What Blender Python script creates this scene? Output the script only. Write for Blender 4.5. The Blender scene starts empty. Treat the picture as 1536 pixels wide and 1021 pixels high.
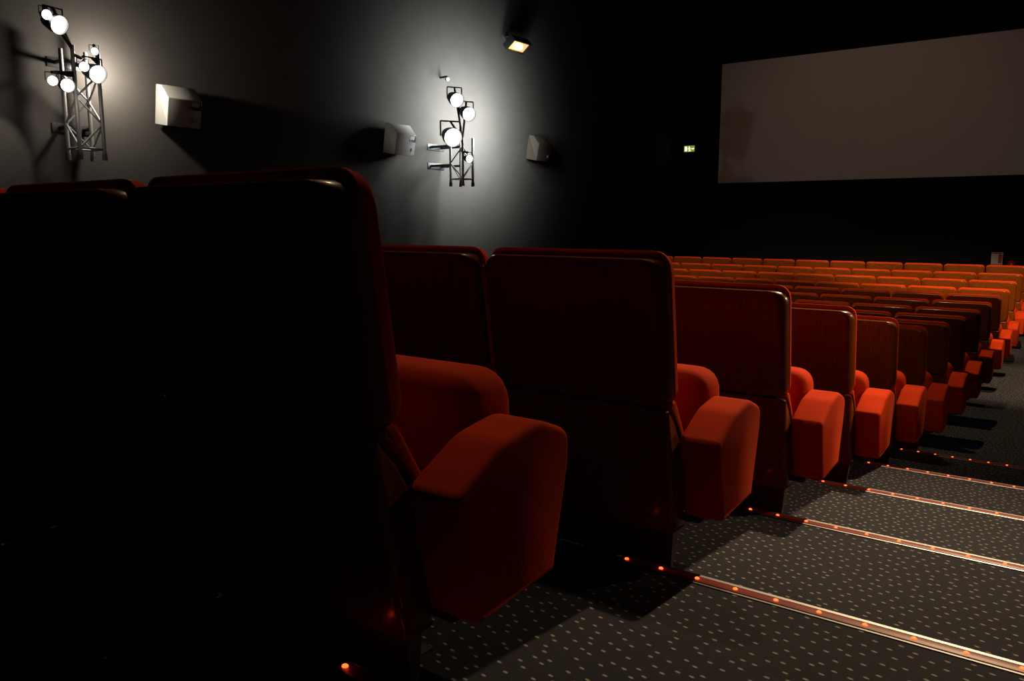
import bpy, bmesh, math, random
from mathutils import Vector, Matrix

random.seed(7)
S = bpy.context.scene
COL = S.collection
R = math.radians

# ------------------------------------------------------------------ materials
def new_mat(name):
    m = bpy.data.materials.new(name)
    m.use_nodes = True
    return m, m.node_tree, m.node_tree.nodes['Principled BSDF']

def plain(name, col, rough=0.5, metal=0.0, spec=0.5, coat=0.0):
    m, nt, b = new_mat(name)
    b.inputs['Base Color'].default_value = (*col, 1)
    b.inputs['Roughness'].default_value = rough
    b.inputs['Metallic'].default_value = metal
    b.inputs['Specular IOR Level'].default_value = spec
    b.inputs['Coat Weight'].default_value = coat
    return m

def emit(name, col, strength):
    m, nt, b = new_mat(name)
    b.inputs['Base Color'].default_value = (*[min(1, c) * .5 for c in col], 1)
    b.inputs['Emission Color'].default_value = (*col, 1)
    b.inputs['Emission Strength'].default_value = strength
    return m

def velvet(name, col):
    m, nt, b = new_mat(name)
    N = nt.nodes; L = nt.links
    tc = N.new('ShaderNodeTexCoord')
    n1 = N.new('ShaderNodeTexNoise'); n1.inputs['Scale'].default_value = 9; n1.inputs['Detail'].default_value = 3
    n2 = N.new('ShaderNodeTexNoise'); n2.inputs['Scale'].default_value = 420; n2.inputs['Detail'].default_value = 2
    L.new(tc.outputs['Object'], n1.inputs['Vector']); L.new(tc.outputs['Object'], n2.inputs['Vector'])
    r = N.new('ShaderNodeValToRGB')
    r.color_ramp.elements[0].position = .3; r.color_ramp.elements[1].position = .75
    r.color_ramp.elements[0].color = (*[c * .85 for c in col], 1)
    r.color_ramp.elements[1].color = (*col, 1)
    L.new(n1.outputs['Fac'], r.inputs['Fac']); L.new(r.outputs['Color'], b.inputs['Base Color'])
    bp = N.new('ShaderNodeBump'); bp.inputs['Strength'].default_value = .25; bp.inputs['Distance'].default_value = .002
    L.new(n2.outputs['Fac'], bp.inputs['Height']); L.new(bp.outputs['Normal'], b.inputs['Normal'])
    b.inputs['Roughness'].default_value = .85
    b.inputs['Specular IOR Level'].default_value = .03
    b.inputs['Sheen Weight'].default_value = .05
    b.inputs['Sheen Roughness'].default_value = .4
    b.inputs['Sheen Tint'].default_value = (1, .18, .06, 1)
    return m

def wood(name, c1, c2):
    m, nt, b = new_mat(name)
    N = nt.nodes; L = nt.links
    tc = N.new('ShaderNodeTexCoord')
    mp = N.new('ShaderNodeMapping'); mp.inputs['Scale'].default_value = (60, 60, 5)
    n = N.new('ShaderNodeTexNoise'); n.inputs['Scale'].default_value = 2.2; n.inputs['Detail'].default_value = 6
    L.new(tc.outputs['Object'], mp.inputs['Vector']); L.new(mp.outputs['Vector'], n.inputs['Vector'])
    r = N.new('ShaderNodeValToRGB')
    r.color_ramp.elements[0].position = .35; r.color_ramp.elements[1].position = .65
    r.color_ramp.elements[0].color = (*c1, 1); r.color_ramp.elements[1].color = (*c2, 1)
    L.new(n.outputs['Fac'], r.inputs['Fac']); L.new(r.outputs['Color'], b.inputs['Base Color'])
    b.inputs['Roughness'].default_value = .34
    b.inputs['Specular IOR Level'].default_value = .15
    b.inputs['Coat Weight'].default_value = .22
    b.inputs['Coat Roughness'].default_value = .14
    return m

def carpet_mat():
    m, nt, b = new_mat('carpet')
    N = nt.nodes; L = nt.links
    tc = N.new('ShaderNodeTexCoord')
    v = N.new('ShaderNodeTexVoronoi'); v.voronoi_dimensions = '2D'
    v.inputs['Scale'].default_value = 27; v.inputs['Randomness'].default_value = .5
    mp = N.new('ShaderNodeMapping'); mp.inputs['Rotation'].default_value = (0, 0, R(32))
    L.new(tc.outputs['Object'], mp.inputs['Vector']); L.new(mp.outputs['Vector'], v.inputs['Vector'])
    # elongated dash around each cell centre: stretch the offset from the centre
    sub = N.new('ShaderNodeVectorMath'); sub.operation = 'SUBTRACT'
    sc = N.new('ShaderNodeVectorMath'); sc.operation = 'SCALE'; sc.inputs['Scale'].default_value = 1.0
    L.new(mp.outputs['Vector'], sub.inputs[0]); L.new(v.outputs['Position'], sub.inputs[1])
    mul = N.new('ShaderNodeVectorMath'); mul.operation = 'MULTIPLY'; mul.inputs[1].default_value = (1.0, 2.0, 0)
    rot = N.new('ShaderNodeVectorRotate'); rot.rotation_type = 'Z_AXIS'; rot.inputs['Angle'].default_value = R(-20)
    L.new(sub.outputs['Vector'], rot.inputs['Vector']); L.new(rot.outputs['Vector'], mul.inputs[0])
    ln = N.new('ShaderNodeVectorMath'); ln.operation = 'LENGTH'
    L.new(mul.outputs['Vector'], ln.inputs[0])
    ra = N.new('ShaderNodeMapRange'); ra.inputs['From Min'].default_value = .0045; ra.inputs['From Max'].default_value = .0075
    ra.inputs['To Min'].default_value = 1; ra.inputs['To Max'].default_value = 0
    L.new(ln.outputs['Value'], ra.inputs['Value'])
    n = N.new('ShaderNodeTexNoise'); n.inputs['Scale'].default_value = 350; n.inputs['Detail'].default_value = 3
    n3 = N.new('ShaderNodeTexNoise'); n3.inputs['Scale'].default_value = 2.5; n3.inputs['Detail'].default_value = 4
    L.new(tc.outputs['Object'], n.inputs['Vector']); L.new(tc.outputs['Object'], n3.inputs['Vector'])
    r = N.new('ShaderNodeValToRGB')
    r.color_ramp.elements[0].position = .3; r.color_ramp.elements[1].position = .7
    r.color_ramp.elements[0].color = (.0128, .0138, .0188, 1); r.color_ramp.elements[1].color = (.0235, .0245, .0325, 1)
    mx0 = N.new('ShaderNodeMix'); mx0.data_type = 'FLOAT'; mx0.inputs[0].default_value = .35
    L.new(n.outputs['Fac'], mx0.inputs[2]); L.new(n3.outputs['Fac'], mx0.inputs[3])
    L.new(mx0.outputs[0], r.inputs['Fac'])
    mx = N.new('ShaderNodeMix'); mx.data_type = 'RGBA'
    L.new(ra.outputs['Result'], mx.inputs[0]); L.new(r.outputs['Color'], mx.inputs[6])
    mx.inputs[7].default_value = (.22, .205, .185, 1)
    L.new(mx.outputs[2], b.inputs['Base Color'])
    bp = N.new('ShaderNodeBump'); bp.inputs['Strength'].default_value = .5; bp.inputs['Distance'].default_value = .003
    L.new(n.outputs['Fac'], bp.inputs['Height']); L.new(bp.outputs['Normal'], b.inputs['Normal'])
    b.inputs['Roughness'].default_value = .95; b.inputs['Specular IOR Level'].default_value = .1
    return m

def fabric_wall(name, col):
    m, nt, b = new_mat(name)
    N = nt.nodes; L = nt.links
    tc = N.new('ShaderNodeTexCoord')
    n = N.new('ShaderNodeTexNoise'); n.inputs['Scale'].default_value = 3; n.inputs['Detail'].default_value = 5
    L.new(tc.outputs['Object'], n.inputs['Vector'])
    r = N.new('ShaderNodeValToRGB')
    r.color_ramp.elements[0].position = .3; r.color_ramp.elements[1].position = .7
    r.color_ramp.elements[0].color = (*[c * .9 for c in col], 1); r.color_ramp.elements[1].color = (*col, 1)
    L.new(n.outputs['Fac'], r.inputs['Fac']); L.new(r.outputs['Color'], b.inputs['Base Color'])
    b.inputs['Roughness'].default_value = .95; b.inputs['Specular IOR Level'].default_value = .05
    return m

M = {}
M['velvet'] = velvet('red_velvet', (.42, .031, .0055))
M['wood'] = wood('varnished_wood', (.085, .0185, .0017), (.14, .033, .003))
M['kick'] = plain('dark_lacquer', (.06, .008, .006), .25)
M['steel'] = plain('painted_steel', (.02, .02, .022), .45, .3)
M['plate'] = plain('bright_metal', (.7, .7, .68), .3, 1)
M['carpet'] = carpet_mat()
M['wall'] = fabric_wall('wall_fabric', (.060, .054, .048))
M['black'] = fabric_wall('black_fabric', (.012, .012, .012))
M['ceil'] = fabric_wall('ceiling_paint', (.03, .03, .03))
M['alu'] = plain('aluminium', (.22, .215, .21), .45, 1)
M['red_insert'] = plain('red_plastic_strip', (.16, .010, .006), .45, 0, .25)
M['led'] = emit('red_led', (1, .05, .010), 7)
M['screen'] = plain('screen_cloth', (.72, .70, .68), .9, 0, .1)
M['spk'] = plain('light_grey_paint', (.36, .34, .30), .5)
M['spk_dimmed'] = plain('dimmed_speaker_paint', (.05, .037, .026), .7)  # darkened to put the dim light on the third speaker into its colour
M['grille'] = plain('black_plastic', (.015, .015, .016), .4)
M['lamp_black'] = plain('black_enamel', (.012, .012, .012), .7, 0, .2)
M['lamp_glass'] = emit('white_hot_lamp', (1, .96, .88), 60)
M['lamp_soft'] = emit('white_lamp_reflector', (1, .97, .92), 12)
M['amber'] = emit('amber_glass', (1, .55, .20), .9)
M['amber_hot'] = emit('amber_bulb', (1, .72, .38), 9)
M['sign_green'] = emit('green_sign_face', (.35, .50, .05), .55)
M['sign_white'] = emit('white_sign_pictogram', (.85, 1, .60), 1.7)
M['paper'] = plain('paper', (.75, .72, .68), .7)
M['print_red'] = plain('red_print', (.5, .06, .03), .6)
M['print_grey'] = plain('grey_print', (.25, .25, .26), .6)
M['ext_red'] = plain('red_enamel', (.55, .02, .02), .3)
M['truss'] = plain('silver_tube', (.20, .19, .18), .5, .2)

# ------------------------------------------------------------------ mesh helpers
def obj(name, bm, mat, parent=None, smooth=30, loc=None):
    me = bpy.data.meshes.new(name)
    bmesh.ops.recalc_face_normals(bm, faces=bm.faces)
    bm.to_mesh(me); bm.free()
    if smooth:
        for p in me.polygons: p.use_smooth = len(p.vertices) <= 4
        me.set_sharp_from_angle(angle=R(smooth))
    me.materials.append(mat)
    o = bpy.data.objects.new(name, me)
    COL.objects.link(o)
    if parent is not None: o.parent = parent
    if loc is not None: o.location = loc
    return o

def thing(name, label, cat, loc=(0, 0, 0), rotz=0, group=None):
    o = bpy.data.objects.new(name, None); COL.objects.link(o)
    o.empty_display_size = .1
    o.location = loc; o.rotation_euler = (0, 0, rotz)
    tag(o, label, cat, group)
    return o

def tag(o, label, cat, group=None):
    o['label'] = label; o['category'] = cat
    if group: o['group'] = group
    return o

def struct(name, bm, mat, smooth=0):
    o = obj(name, bm, mat, None, smooth); o['kind'] = 'structure'
    return o

def round_poly(pts, rad, seg=5):
    """2D polygon with rounded corners; rad = one radius or one per corner"""
    n = len(pts); out = []
    if not hasattr(rad, '__len__'): rad = [rad] * n
    for i in range(n):
        p = Vector(pts[i]); a = Vector(pts[i - 1]); b = Vector(pts[(i + 1) % n])
        r = rad[i]
        if r <= 1e-6: out.append(p); continue
        u = (a - p); v = (b - p); la, lb = u.length, v.length
        u.normalize(); v.normalize()
        ang = u.angle(v)
        t = min(r / math.tan(ang / 2), la * .49, lb * .49)
        p0 = p + u * t; p1 = p + v * t
        for k in range(seg + 1):
            s = k / seg
            out.append((1 - s) ** 2 * p0 + 2 * s * (1 - s) * p + s * s * p1)
    return out

def inset_poly(pts, d):
    n = len(pts); out = []
    area = sum(pts[i].x * pts[(i + 1) % n].y - pts[(i + 1) % n].x * pts[i].y for i in range(n))
    sgn = 1 if area > 0 else -1
    for i in range(n):
        a, p, b = pts[i - 1], pts[i], pts[(i + 1) % n]
        e = (b - a)
        if e.length < 1e-9: out.append(p.copy()); continue
        e.normalize()
        out.append(p + Vector((-e.y, e.x)) * d * sgn)
    return out

def loft(bm, rings, cap=True):
    vs = [[bm.verts.new(p) for p in r] for r in rings]
    n = len(vs[0])
    for a, b in zip(vs, vs[1:]):
        for i in range(n):
            j = (i + 1) % n
            bm.faces.new((a[i], a[j], b[j], b[i]))
    if cap:
        bm.faces.new(vs[0][::-1]); bm.faces.new(vs[-1])
    return vs

def soft_steps(r, seg=4):
    """(inset, advance) pairs of a quarter round"""
    return [(r * (1 - math.sin(k / seg * math.pi / 2)), r * (1 - math.cos(k / seg * math.pi / 2))) for k in range(seg + 1)]

def extrude_x(bm, prof, x0, x1, r=.02, seg=4, mid=None):
    """prof = smoothed 2D (y,z) polygon, swept along x with softened ends"""
    prof = [Vector(p) for p in prof]
    st = soft_steps(r, seg)
    rings = []
    for ins, adv in st:
        q = inset_poly(prof, ins) if ins > 1e-6 else prof
        rings.append([(x0 + adv, p.x, p.y) for p in q])
    if mid:
        for fx, puff in mid:
            q = inset_poly(prof, -puff)
            rings.append([(x0 + (x1 - x0) * fx, p.x, p.y) for p in q])
    for ins, adv in reversed(st):
        q = inset_poly(prof, ins) if ins > 1e-6 else prof
        rings.append([(x1 - adv, p.x, p.y) for p in q])
    loft(bm, rings)

def box(bm, c, s, rot=None, bev=0.0, seg=2):
    m = Matrix.Translation(c)
    if rot is not None: m = m @ rot
    t = bmesh.new()
    bmesh.ops.create_cube(t, size=1)
    for v in t.verts: v.co = Vector((v.co.x * s[0], v.co.y * s[1], v.co.z * s[2]))
    if bev: bmesh.ops.bevel(t, geom=t.edges[:], offset=bev, segments=seg, affect='EDGES', profile=.5)
    me = bpy.data.meshes.new('tmp'); t.transform(m); t.to_mesh(me); t.free()
    bm.from_mesh(me); bpy.data.meshes.remove(me)

def tube(bm, a, b, r, n=10):
    a = Vector(a); b = Vector(b); d = b - a
    q = d.to_track_quat('Z', 'Y').to_matrix()
    rings = []
    for p in (a, b):
        rings.append([p + q @ Vector((r * math.cos(2 * math.pi * i / n), r * math.sin(2 * math.pi * i / n), 0)) for i in range(n)])
    loft(bm, rings)

def lathe(bm, prof, mat=None, n=20):
    """prof = (radius, height) list revolved about local Z"""
    mat = mat or Matrix.Identity(4)
    rings = [[mat @ Vector((max(r, 1e-4) * math.cos(2 * math.pi * i / n), max(r, 1e-4) * math.sin(2 * math.pi * i / n), h)) for i in range(n)] for r, h in prof]
    loft(bm, rings)

def aim(a, b):
    return (Vector(b) - Vector(a)).to_track_quat('-Z', 'Y')

# ------------------------------------------------------------------ camera
cam = bpy.data.cameras.new('camera')
cam.sensor_width = 36; cam.sensor_fit = 'HORIZONTAL'
cam.lens = 1200 / 1536 * 36
cam.clip_start = .02; cam.clip_end = 200
co = bpy.data.objects.new('camera', cam); COL.objects.link(co)
yaw, pit = R(36.2), R(8.5)
fw = Vector((-math.sin(yaw) * math.cos(pit), math.cos(yaw) * math.cos(pit), -math.sin(pit)))
rt = Vector((math.cos(yaw), math.sin(yaw), 0)); up = rt.cross(fw)
co.matrix_world = Matrix(((rt.x, up.x, -fw.x, 0), (rt.y, up.y, -fw.y, 0), (rt.z, up.z, -fw.z, 0), (0, 0, 0, 1)))
S.camera = co

# ------------------------------------------------------------------ hall
XL, XR, YB, YF, ZC = -8.9, .60, -2.6, 19.0, 6.6
STEP_Y = [.854, 1.849, 2.81, 3.795, 4.749, 5.725]
STEP_Z = [-.741, -.906, -1.055, -1.214, -1.361, -1.512]
RISER = .12
ROW_Y = [.81] + [1.85 + .98 * i for i in range(14)]
CORNER = [.038, -.105, -.264, -.407, -.545, -.698, -.783, -.833, -.863, -.874, -.875, -.872, -.831, -.785, -.715]
ROW_Z = []
for k in range(15):
    ROW_Z.append(STEP_Z[k] - RISER - .009 if k < 6 else CORNER[k] - .93)
ROW_Z[0] = -.882
prof = [(YB, -.55), (-.16, -.58), (-.16, -.70)]
for k in range(6):
    prof += [(STEP_Y[k], STEP_Z[k]), (STEP_Y[k], STEP_Z[k] - RISER)]
prof += [(6.40, ROW_Z[5] - .030)]
for k in range(6, 15):
    prof += [(ROW_Y[k] + .12, ROW_Z[k]), (ROW_Y[k] + .42, ROW_Z[k])]
prof += [(YF, ROW_Z[14])]
bm = bmesh.new()
top0 = [bm.verts.new((XL, y, z)) for y, z in prof]; top1 = [bm.verts.new((XR, y, z)) for y, z in prof]
b0 = [bm.verts.new((XL, y, -2.1)) for y, z in (prof[0], prof[-1])]; b1 = [bm.verts.new((XR, y, -2.1)) for y, z in (prof[0], prof[-1])]
for i in range(len(prof) - 1):
    bm.faces.new((top0[i], top1[i], top1[i + 1], top0[i + 1]))
bm.faces.new(top0 + [b0[1], b0[0]]); bm.faces.new((top1 + [b1[1], b1[0]])[::-1])
bm.faces.new((b0[0], b0[1], b1[1], b1[0])); bm.faces.new((top0[0], b0[0], b1[0], top1[0])); bm.faces.new((top0[-1], top1[-1], b1[1], b0[1]))
struct('floor', bm, M['carpet'])

def wall(name, lo, hi, mat):
    bm = bmesh.new()
    c = [(a + b) / 2 for a, b in zip(lo, hi)]; s = [b - a for a, b in zip(lo, hi)]
    box(bm, c, s)
    return struct(name, bm, mat)
wall('wall_left', (XL - .2, YB, -2.1), (XL, YF, ZC), M['wall'])
wall('wall_right', (XR, YB, -2.1), (XR + .2, YF, ZC), M['wall'])
wall('wall_front', (XL - .2, YF, -2.1), (XR + .2, YF + .2, ZC), M['black'])
wall('wall_back', (XL - .2, YB - .2, -2.1), (XR + .2, YB, ZC), M['wall'])
wall('ceiling', (XL - .2, YB - .2, ZC), (XR + .2, YF + .2, ZC + .2), M['ceil'])

# ------------------------------------------------------------------ cinema screen
t = thing('cinema_screen', 'wide blank unlit projection screen hanging on the black front wall', 'screen', (-4.35, YF - .12, .90))
W2, SH = 3.28, 2.77
bm = bmesh.new(); box(bm, (0, 0, SH / 2), (W2 * 2, .012, SH)); obj('screen_cloth', bm, M['screen'], t, 0)
bm = bmesh.new()
for x, z, sx, sz in ((0, -.07, W2 * 2 + .28, .13), (0, SH + .07, W2 * 2 + .28, .13), (-W2 - .07, SH / 2, .13, SH), (W2 + .07, SH / 2, .13, SH)):
    box(bm, (x, .015, z), (sx, .09, sz), bev=.008)
obj('frame', bm, M['black'], t, 30)

# ------------------------------------------------------------------ seats
HW = .284                 # half the width of a back
TAN = math.tan(R(8.5))
def back_ring(hw, z0, z1, y, rc, pivot):
    o = round_poly([(-hw, z0), (hw, z0), (hw, z1), (-hw, z1)], [rc * .7, rc * .7, rc, rc], 6)
    return [(p.x, y - (p.y - pivot) * TAN, p.y) for p in o]

def seat_meshes():
    d = {}
    piv = .93
    # upper wooden shell: flat behind, sides rolled forward
    bm = bmesh.new(); rings = []
    for k in range(7):
        a = k / 6 * math.pi / 2
        ix = .036 * (1 - math.sin(a)); iz = .005 * max(0, 1 - k / 2); y = -.048 + .036 * (1 - math.cos(a))
        rings.append(back_ring(HW - ix, .556 + iz, .941 - iz, y, .050, piv))
    rings.append(back_ring(HW, .556, .941, -.004, .050, piv))
    loft(bm, rings); d['backrest_panel'] = (bm, M['wood'])
    # upper red cushion
    bm = bmesh.new(); rings = []
    rings.append(back_ring(HW - .010, .575, .942, -.006, .05, piv))
    rings.append(back_ring(HW - .002, .562, .953, -.003, .052, piv))
    for k in range(6):
        a = k / 5 * math.pi / 2
        i = .026 * (1 - math.cos(a)); y = .004 + .044 * math.sin(a)
        rings.append(back_ring(HW + .002 - i, .560 + i, .961 - i * .6, y, .055, piv))
    rings.append(back_ring(HW * .6, .67, .86, .058, .05, piv))
    loft(bm, rings); d['backrest_cushion'] = (bm, M['velvet'])
    # lower wooden shell, sloping forward, its sides dropping in a curve
    pr = round_poly([(.085, .19), (.030, .40), (.008, .548), (.030, .552), (.072, .505), (.112, .44), (.155, .19)], [.006, .08, .006, .012, .05, .03, .01], 5)
    bm = bmesh.new(); extrude_x(bm, pr, -HW, HW, .016, 4); d['lower_panel'] = (bm, M['wood'])
    # its red lining
    pr = round_poly([(.033, .553), (.046, .572), (.075, .566), (.132, .470), (.150, .40), (.1215, .40), (.114, .445), (.075, .508)], [.004, .012, .02, .03, .01, .004, .03, .04], 4)
    bm = bmesh.new(); extrude_x(bm, pr, -HW + .002, HW - .002, .012, 3); d['lower_cushion'] = (bm, M['velvet'])
    # tipped-up seat cushion
    o_w, o_x = .231, .0565
    bm = bmesh.new(); rings = []
    y0, y1, z0, z1 = .235, .385, .25, .612
    for k in range(6):
        a = k / 5 * math.pi / 2
        i = .045 * (1 - math.sin(a)); y = y0 + .045 * (1 - math.cos(a))
        rings.append([(o_x + p.x, y + (p.y - .43) * .05, p.y) for p in round_poly([(-o_w + i, z0 + i), (o_w - i, z0 + i), (o_w - i, z1 - i), (-o_w + i, z1 - i)], [.03, .03, .075, .075], 6)])
    for k in range(6):
        a = k / 5 * math.pi / 2
        i = .045 * (1 - math.cos(a)); y = y1 - .045 + .045 * math.sin(a)
        rings.append([(o_x + p.x, y + (p.y - .43) * .05, p.y) for p in round_poly([(-o_w + i, z0 + i), (o_w - i, z0 + i), (o_w - i, z1 - i), (-o_w + i, z1 - i)], [.03, .03, .075, .075], 6)])
    loft(bm, rings); d['seat_cushion'] = (bm, M['velvet'])
    # upholstered armrest hanging on the right of each seat
    pr = round_poly([(.130, .238), (.078, .462), (.200, .526), (.305, .543), (.400, .506), (.396, .440), (.350, .250)], [.006, .022, .14, .10, .042, .08, .008], 9)
    bm = bmesh.new(); extrude_x(bm, pr, HW + .001, HW + .115, .015, 4); d['armrest'] = (bm, M['velvet'])
    # between two chairs it starts further forward, clear of the neighbour's back
    pr = round_poly([(.165, .238), (.162, .488), (.215, .527), (.305, .543), (.400, .506), (.396, .440), (.350, .250)], [.006, .022, .06, .10, .042, .08, .008], 9)
    bm = bmesh.new(); extrude_x(bm, pr, HW + .004, HW + .115, .015, 4); d['armrest_inner'] = (bm, M['velvet'])
    # lacquered kick panel under the shell
    bm = bmesh.new()
    r0 = [(-.284, .118, .075), (.258, .118, .075), (.258, .135, .075), (-.284, .135, .075)]
    r1 = [(-.284, .088, .195), (.276, .088, .195), (.276, .125, .195), (-.284, .125, .195)]
    loft(bm, [r0, r1]); d['kick_panel'] = (bm, M['kick'])
    # pedestal with floor plate, and the arm bracket that carries the armrest
    bm = bmesh.new()
    box(bm, (.0, .24, .006), (.22, .20, .012), bev=.003)
    loft(bm, [[(-.06, .19, .01), (.06, .19, .01), (.06, .29, .01), (-.06, .29, .01)], [(-.045, .12, .22), (.045, .12, .22), (.045, .26, .22), (-.045, .26, .22)]])
    box(bm, (.045, .19, .224), (.56, .08, .028), bev=.004)
    box(bm, (HW + .03, .23, .243), (.035, .16, .05), bev=.004)
    d['pedestal'] = (bm, M['steel'])
    return d

ORD = ['first', 'second', 'third', 'fourth', 'fifth', 'sixth', 'seventh', 'eighth', 'ninth', 'tenth', 'eleventh', 'twelfth', 'thirteenth']
def seat_label(r, s):
    row = {0: 'nearest row to the camera', 14: 'front row below the screen'}.get(r)
    if row is None:
        row = f'{ORD[r]} row from the camera' if r < 8 else f'{ORD[14 - r]} row from the screen'
    if s == 0:
        return f'red cinema chair at the aisle end of the {row}'
    return f'wood-backed red chair, {ORD[s]} from the aisle, {row}'

#SEATS-BEGIN
SEATS = [range(n) for n in (5, 6, 6, 6, 6, 6, 8, 11, 13, 13, 13, 13, 13, 13, 13)]
#SEATS-END
PITCH = .59
XS = -.866 - HW            # centre of the aisle seats
proto = None
first = True
for r in range(15):
    for s in SEATS[r]:
        x = XS - PITCH * s
        loc = (x, ROW_Y[r], ROW_Z[r])
        if proto is None:
            root = thing('cinema_chair', seat_label(r, s), 'cinema chair', loc, 0, 'cinema chairs in rows')
            parts = []
            meshes = seat_meshes()
            ibm, imt = meshes.pop('armrest_inner')
            for nm, (bm, mt) in meshes.items():
                parts.append(obj(nm, bm, mt, root, 35))
            tmp = obj('armrest', ibm, imt, None, 35)
            inner_arm = tmp.data
            bpy.data.objects.remove(tmp)
            proto = (root, parts)
        else:
            root = proto[0].copy(); COL.objects.link(root); root.location = loc
            root['label'] = seat_label(r, s)
            for p in proto[1]:
                c = p.copy(); COL.objects.link(c); c.parent = root
                if s > 0 and p.name == 'armrest': c.data = inner_arm

# ------------------------------------------------------------------ lit step edges
near = ['nearest', 'second', 'third', 'fourth', 'fifth', 'farthest']
for k in range(6):
    y, z = STEP_Y[k], STEP_Z[k]
    lb = f'{near[k]} of the six metal step edges set with red lights across the aisle'
    if k == 0: lb = 'metal step edge set with red lights beside the nearest seats'
    t = thing('step_light_strip', lb, 'step light', ((-.98 + XR) / 2, y, z), 0, 'red-lit step edges in the aisle')
    L = XR - .004 + .98
    bm = bmesh.new()
    pr = round_poly([(-.040, 0), (.004, 0), (.004, -.030), (.0075, -.030), (.0075, .006), (-.003, .006), (-.0045, .0035), (-.034, .0035), (-.036, .005), (-.040, .004)], 0)
    extrude_x(bm, pr, -L / 2, L / 2, .0003, 1); obj('metal_profile', bm, M['alu'], t, 30)
    bm = bmesh.new(); box(bm, (0, -.019, .0045), (L - .004, .028, .0035), bev=.0008); obj('red_insert', bm, M['red_insert'], t, 30)
    lm = None
    for i in range(15):
        x = -.957 + .1003 * i - (-.98 + XR) / 2
        if lm is None:
            bm = bmesh.new()
            bmesh.ops.create_uvsphere(bm, u_segments=10, v_segments=6, radius=1)
            for v in bm.verts: v.co = Vector((v.co.x * .006, v.co.y * .0055, v.co.z * .0035))
            lm = obj('led', bm, M['led'], t, 60, (x, -.018, .0068))
        else:
            c = lm.copy(); COL.objects.link(c); c.parent = t; c.location = (x, -.018, .0068)

# ------------------------------------------------------------------ wall loudspeakers
def loudspeaker(y, z, label, paint):
    # back against the left wall; local +x looks into the hall
    t = thing('wall_loudspeaker', label, 'loudspeaker', (XL, y, z), 0, 'surround loudspeakers on the left wall')
    h, w, dp = .44, .42, .25
    tl = Matrix.Translation((.035, 0, 0)) @ Matrix.Rotation(R(9), 4, 'Y')
    bm = bmesh.new()
    pr = round_poly([(.0, 0), (dp, 0), (dp + .015, .31), (.11, h), (.0, h)], [.004, .010, .02, .012, .004], 3)   # (x,z)
    st = soft_steps(.008, 2); rings = []
    pr = [Vector(p) for p in pr]
    for ins, adv in st: rings.append([tl @ Vector((p.x, -w / 2 + adv, p.y)) for p in inset_poly(pr, ins)])
    for ins, adv in reversed(st): rings.append([tl @ Vector((p.x, w / 2 - adv, p.y)) for p in inset_poly(pr, ins)])
    loft(bm, rings); obj('cabinet', bm, paint, t, 30)
    bm = bmesh.new(); box(bm, (.025, 0, .22), (.05, .16, .20), bev=.004); box(bm, (.06, 0, .30), (.06, .06, .05), bev=.004); obj('wall_bracket', bm, M['lamp_black'], t, 30)
    bm = bmesh.new()
    o = round_poly([(-.05, -.05), (.085, -.05), (.085, .05), (-.05, .05)], [.045, .01, .01, .045], 5)
    st = [(.0, 1.0), (.006, .98), (.004, .8), (-.03, .45)]
    rings = [[tl @ Vector((dp + .0115 + dx, .115 + p.x * s, .25 + p.y * s)) for p in o] for dx, s in st]
    loft(bm, rings); obj('horn', bm, M['grille'], t, 40)
    bm = bmesh.new(); box(bm, tl @ Vector((dp + .007, .14, .09)), (.012, .036, .045), Matrix.Rotation(R(9), 4, 'Y'), bev=.003); obj('badge', bm, M['print_grey'], t, 30)
    return t
loudspeaker(5.40, 1.10, 'light grey wall loudspeaker casting a long shadow beside the left lighting truss', M['spk'])
loudspeaker(9.02, 1.02, 'brightly lit grey wall loudspeaker just left of the right spotlight cluster', M['spk'])
loudspeaker(12.75, 1.15, 'dim brownish wall loudspeaker beyond the right spotlight cluster', M['spk_dimmed'])

# ------------------------------------------------------------------ trusses and spotlights
def truss(x, y, zb, zt, label):
    t = thing('lighting_truss', label, 'truss', (x, y, zb), 0, 'lattice trusses on the left wall')
    a = .125; H = zt - zb
    for sx in (-1, 1):
        for sy in (-1, 1):
            bm = bmesh.new(); tube(bm, (sx * a, sy * a, 0), (sx * a, sy * a, H), .021, 12)
            for zz in (0.0, .0): tube(bm, (sx * a, sy * a, -.035), (sx * a, sy * a, .03), .026, 12)
            obj('chord', bm, M['truss'], t, 40)
    for f, (p, q) in enumerate((((-a, -a), (a, -a)), ((a, -a), (a, a)), ((a, a), (-a, a)), ((-a, a), (-a, -a)))):
        bm = bmesh.new(); z = .08; k = 0
        tube(bm, (*p, z), (*q, z), .011, 8)
        while z + .25 < H:
            s, e = (p, q) if (k + f) % 2 else (q, p)
            tube(bm, (*s, z), (*e, z + .25), .010, 8); z += .25; k += 1
        obj('lattice_brace', bm, M['truss'], t, 40)
    for z in (.30, H - .12):
        bm = bmesh.new()
        for sy in (-1, 1):
            tube(bm, (-a, sy * a, z), (XL - x + .006, sy * a, z), .02, 10)
        box(bm, (XL - x + .004, 0, z), (.014, .40, .10), bev=.003)
        obj('wall_bracket', bm, M['steel'], t, 30)
    return t
TX, TX2 = -8.62, -8.35
truss(TX, 4.27, .66, 1.74, 'short silver lattice truss under the left group of lit spotlights')
truss(TX2, 10.05, .58, 1.30, 'short lattice truss lost in the glare of the right spotlight group')

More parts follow.
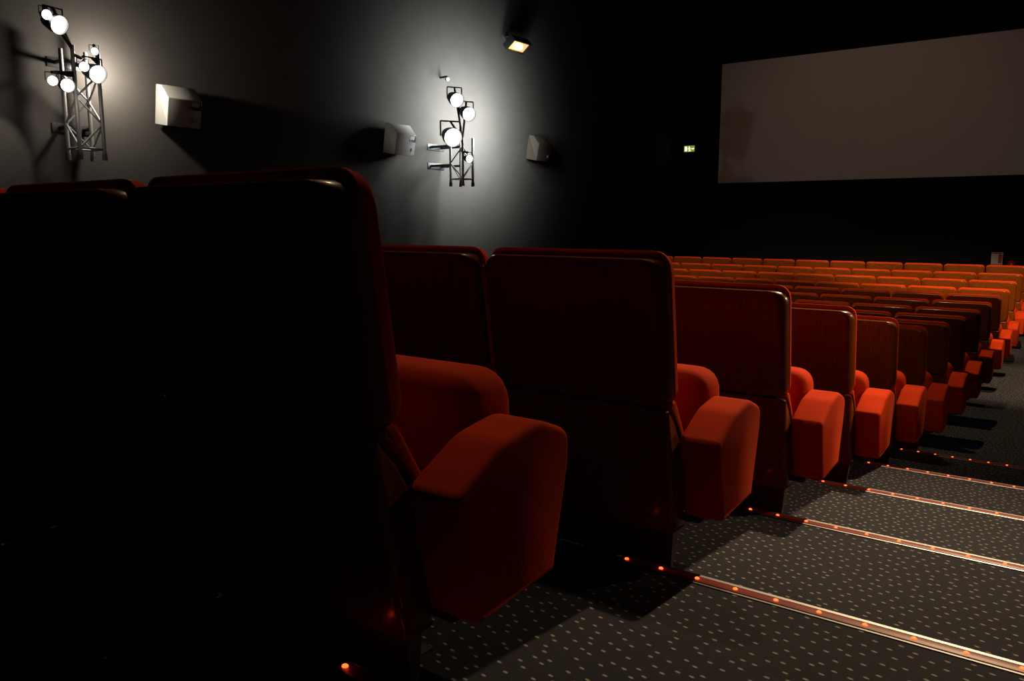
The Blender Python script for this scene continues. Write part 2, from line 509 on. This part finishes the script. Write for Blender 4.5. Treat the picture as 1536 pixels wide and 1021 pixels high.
SPOTS = 'lit spotlights clamped to the trusses'
def spotlight(pos, look, label, size, glass, arm_to):
    """pos = centre of the lens"""
    q = aim(pos, look)
    t = thing('spotlight', label, 'spotlight', pos, 0, SPOTS)
    m = q.to_matrix().to_4x4()
    bm = bmesh.new(); s = size
    lathe(bm, [(.55 * s, 2.6 * s), (.8 * s, 2.5 * s), (.95 * s, 1.9 * s), (1.15 * s, .9 * s), (1.25 * s, -.25 * s), (1.19 * s, -.25 * s), (1.08 * s, .06 * s), (.3 * s, .12 * s)], m, 24)
    obj('housing', bm, M['lamp_black'], t, 40)
    bm = bmesh.new()
    lathe(bm, [(.02 * s, -.10 * s), (.55 * s, -.07 * s), (1.04 * s, .0), (1.04 * s, .05 * s), (.02 * s, .05 * s)], m, 24)
    obj('lens', bm, glass, t, 50)
    bm = bmesh.new()
    ax = m @ Vector((1, 0, 0)); back = m @ Vector((0, 0, 1.0 * s)); upv = Vector((0, 0, 1.9 * s))
    c = back
    p0 = c + ax * 1.35 * s; p1 = c - ax * 1.35 * s
    tube(bm, p0, p0 + upv, .10 * s, 8); tube(bm, p1, p1 + upv, .10 * s, 8); tube(bm, p0 + upv, p1 + upv, .10 * s, 8)
    mid = c + upv; tgt = Vector(arm_to) - Vector(pos)
    tube(bm, mid, tgt, .016, 8)
    obj('yoke', bm, M['lamp_black'], t, 40)
    return t

def px(u, v, x):
    """point on the vertical plane x seen through photograph pixel (u, v)"""
    d = fw + rt * ((u - 768) / 1200) - up * ((v - 510.5) / 1200)
    return d * (x / d.x)

LX1, LX = -8.40, -8.02
heads = [  # pixel, plane, size, glass, look-at, label
    ((88, 37), LX1, .075, 'lamp_glass', (-1, 5.5, -1), 'large glaring spotlight at the top of the left truss group'),
    ((70, 22), LX1, .040, 'lamp_glass', (-1, 3.2, .5), 'small lit spotlight up left of the topmost large one'),
    ((142, 77), LX1, .032, 'lamp_soft', (-1, 2.0, .5), 'small dim spotlight above the middle glare of left truss'),
    ((146, 111), LX1, .075, 'lamp_glass', (-1, 5.0, -1), 'large glaring spotlight at the head of the visible lattice'),
    ((126, 100), LX1, .040, 'lamp_glass', (-1, 2.6, .2), 'small lit spotlight touching the middle glare on its left'),
    ((101, 128), LX1, .055, 'lamp_glass', (-1, 3.0, .2), 'medium lit spotlight on the left edge of the lattice'),
    ((79, 121), LX1, .042, 'lamp_soft', (-1, 1.6, .2), 'faint grey spotlight hanging leftmost beside the lattice'),
    ((685, 150), LX, .088, 'lamp_glass', (-1, 6.0, -1), 'topmost lit spotlight of the right truss group'),
    ((703, 171), LX, .088, 'lamp_glass', (-1, 6.5, -1), 'lit spotlight second from top in the right truss group'),
    ((679, 206), LX, .115, 'lamp_glass', (-1, 5.0, -1), 'biggest brightest spotlight of the right truss group'),
    ((704, 238), LX, .050, 'lamp_glass', (-1, 7.0, 0), 'smallest lowest spotlight of the right truss group'),
    ((672, 119), -8.74, .024, 'lamp_soft', (-1, 7.0, 1), 'tiny dim spotlight highest above the right truss group'),
]
for (u, v), x, s, g, look, lb in heads:
    p = px(u, v, x)
    ty, tz = (4.27, 1.70) if u < 400 else (10.05, 1.26)
    sy = -1 if p.y < ty else 1
    arm = None if v != 119 else (XL, p.y - .01, p.z + .04)
    spotlight(p, look, lb, s, M[g], arm or ((TX if u < 400 else TX2) + .125, ty + sy * .125, min(max(p.z + .12, .72), tz)))

# ------------------------------------------------------------------ amber floodlight, exit sign, notice, extinguisher
p = px(778, 70, -8.62)
t = thing('wall_floodlight', 'small amber floodlight high on the dark left wall', 'lamp', p)
rot = Matrix.Rotation(R(-38), 4, 'Y')
bm = bmesh.new()
for c, s in (((0, 0, .10), (.22, .50, .02)), ((-.11, 0, .045), (.02, .50, .13)), ((.11, 0, .045), (.02, .50, .13)), ((0, -.25, .045), (.24, .02, .13)), ((0, .25, .045), (.24, .02, .13))):
    box(bm, rot @ Vector(c), s, rot, bev=.003)
obj('housing', bm, M['lamp_black'], t, 30)
bm = bmesh.new(); box(bm, rot @ Vector((0, 0, .02)), (.20, .48, .012), rot); obj('glass', bm, M['amber'], t, 0)
bm = bmesh.new(); tube(bm, rot @ Vector((0, -.10, .006)), rot @ Vector((0, .07, .006)), .05, 10); obj('bulb', bm, M['amber_hot'], t, 40)
bm = bmesh.new(); tube(bm, (-.02, 0, .10), (-.18, 0, .20), .015, 8); tube(bm, (-.18, 0, .20), (XL - p.x, 0, .20), .015, 8); tube(bm, (XL - p.x + .015, 0, .20), (XL - p.x, 0, .20), .06, 12)
obj('bracket', bm, M['alu'], t, 40)

t = thing('exit_sign', 'small lit green exit sign on the wall left of the screen', 'exit sign', (-8.42, YF, 1.68))
bm = bmesh.new(); box(bm, (0, -.04, .08), (.30, .08, .17), bev=.008); obj('housing', bm, M['lamp_black'], t, 30)
bm = bmesh.new(); box(bm, (0, -.083, .08), (.275, .006, .145)); obj('face', bm, M['sign_green'], t, 0)
bm = bmesh.new()
for a, b, rr in (((-.005, .085), (.015, .045), .012), ((.015, .045), (-.015, .02), .009), ((.010, .05), (.04, .025), .009), ((-.003, .095), (-.035, .075), .007), ((0, .10), (.035, .085), .007)):
    tube(bm, (a[0], -.087, a[1]), (b[0], -.087, b[1]), rr, 8)
box(bm, (-.003, -.087, .122), (.024, .006, .024), bev=.004)
box(bm, (.085, -.087, .08), (.06, .005, .016))
loft(bm, [[(.105, -.089, .055), (.105, -.089, .105), (.132, -.089, .08)], [(.105, -.085, .055), (.105, -.085, .105), (.132, -.085, .08)]])
box(bm, (-.085, -.087, .08), (.055, .005, .11))
obj('pictogram', bm, M['sign_white'], t, 30)

t = thing('safety_notice', 'white safety notice on the front wall above the front row', 'notice', (-1.69, YF, -.95))
bm = bmesh.new(); box(bm, (0, -.008, .16), (.20, .012, .32)); obj('sheet', bm, M['paper'], t, 0)
bm = bmesh.new(); box(bm, (.055, -.016, .19), (.06, .004, .18)); box(bm, (0, -.016, .30), (.17, .004, .02)); obj('red_panel', bm, M['print_red'], t, 0)
bm = bmesh.new(); box(bm, (0, -.016, .045), (.19, .004, .07)); obj('grey_panel', bm, M['print_grey'], t, 0)

t = thing('fire_extinguisher', 'dim red fire extinguisher hung beside the white notice', 'extinguisher', (-1.42, YF - .10, -1.26))
bm = bmesh.new(); lathe(bm, [(.02, 0), (.07, 0), (.075, .012), (.075, .40), (.06, .45), (.03, .475), (.022, .49), (.01, .49)], None, 20); obj('cylinder', bm, M['ext_red'], t, 40)
bm = bmesh.new(); tube(bm, (0, 0, .49), (0, 0, .53), .018, 10); box(bm, (.03, 0, .545), (.12, .018, .012), Matrix.Rotation(R(-14), 4, 'Y'), bev=.002); box(bm, (.03, 0, .525), (.11, .018, .010), bev=.002); obj('valve_handle', bm, M['lamp_black'], t, 30)
bm = bmesh.new()
pts = [(-.02, 0, .51), (-.07, 0, .50), (-.095, 0, .42), (-.095, 0, .22), (-.085, 0, .12)]
for a, b in zip(pts, pts[1:]): tube(bm, a, b, .011, 8)
obj('hose', bm, M['lamp_black'], t, 40)
bm = bmesh.new(); box(bm, (0, .088, .33), (.06, .022, .20), bev=.003); obj('wall_bracket', bm, M['steel'], t, 30)

# ------------------------------------------------------------------ light
def spot(name, loc, look, watt, col, ang, blend=.5, size=.05):
    l = bpy.data.lights.new(name, 'SPOT'); l.energy = watt; l.color = col
    l.spot_size = R(ang); l.spot_blend = blend; l.shadow_soft_size = size
    o = bpy.data.objects.new(name, l); COL.objects.link(o); o.location = loc
    o.rotation_mode = 'QUATERNION'; o.rotation_quaternion = aim(loc, look)
    return o
def point(name, loc, watt, col, size=.06):
    l = bpy.data.lights.new(name, 'POINT'); l.energy = watt; l.color = col; l.shadow_soft_size = size
    o = bpy.data.objects.new(name, l); COL.objects.link(o); o.location = loc
    return o
WARM = (1, .70, .40); NEUT = (1, .93, .82); COOL = (.88, .97, 1)
# aisle and right wall lamps, with added fills over the chairs
spot('aisle_lamp_near', (-.55, 6.7, 3.1), (-.55, 3.3, -1.1), 2000, WARM, 46, 1, .05)
spot('right_wall_lamp', (.5, 4.4, .35), (-.8, 3.3, -.75), 130, WARM, 58, 1, .05)
spot('aisle_lamp_front', (-.1, 7.6, 3.1), (-1.9, 13.6, -1.0), 3330, WARM, 36, .8, .05)
spot('aisle_lamp_middle', (-.15, 10.6, 3.6), (-.55, 10.5, -1.8), 1491, WARM, 36, .8, .05)
spot('tops_fill_rear', (-2.9, 3.2, 4.4), (-1.7, 1.9, -.6), 230, WARM, 75, .9, .08)  # added fill for the tops of the nearest rows
spot('tops_fill_middle', (-2.4, 7.6, 4.6), (-3.0, 8.2, -1.6), 680, WARM, 85, .9, .08)  # added fill to lift the chair tops in the middle rows
spot('tops_fill_front', (-4.2, 11.6, 4.6), (-4.2, 12.2, -1.6), 560, WARM, 85, .9, .08)  # added fill for chair tops in the rows near the screen
spot('backs_fill_left', (-4.6, 8.4, 3.4), (-5.4, 14.2, -1.0), 1100, WARM, 44, .9, .05)  # added fill brightening the far left chair backs
spot('right_wall_rear_lamp', (.5, 2.2, 1.2), (-1.3, 6.0, -.9), 74, WARM, 26, .9, .05)
# spill of the spotlights on the two trusses onto the wall behind them
point('spill_left', px(165, 105, -8.58), 75, NEUT, .05)
point('spill_left_low', px(112, 150, -8.25), 2.5, NEUT, .05)
spot('spill_left_patch', px(79, 121, -8.2), px(-25, 250, XL), 22, NEUT, 50, .25, .04)
for i, (u, v, e) in enumerate(((672, 160, 160), (715, 160, 160), (672, 212, 160), (715, 212, 160))):
    c = px(u, v, XL)
    spot('spill_right', (-8.12, c.y, c.z), c, e, COOL, 162, .45, .15)
spot('screen_bounce_fill', (-4.3, 12.5, 5.6), (-4.3, 18.9, 1.2), 70, (1, .58, .35), 75, .9, .2)  # added fill in place of warm light bounced onto the screen

w = bpy.data.worlds.new('world'); S.world = w; w.use_nodes = True
w.node_tree.nodes['Background'].inputs['Color'].default_value = (0, 0, 0, 1)
w.node_tree.nodes['Background'].inputs['Strength'].default_value = 0

S.view_settings.view_transform = 'Standard'
S.view_settings.look = 'None'
S.view_settings.exposure = 0
S.view_settings.gamma = 1
S.view_settings.use_curve_mapping = False
S.cycles.use_denoising = True
S.cycles.max_bounces = 6
S.cycles.diffuse_bounces = 1
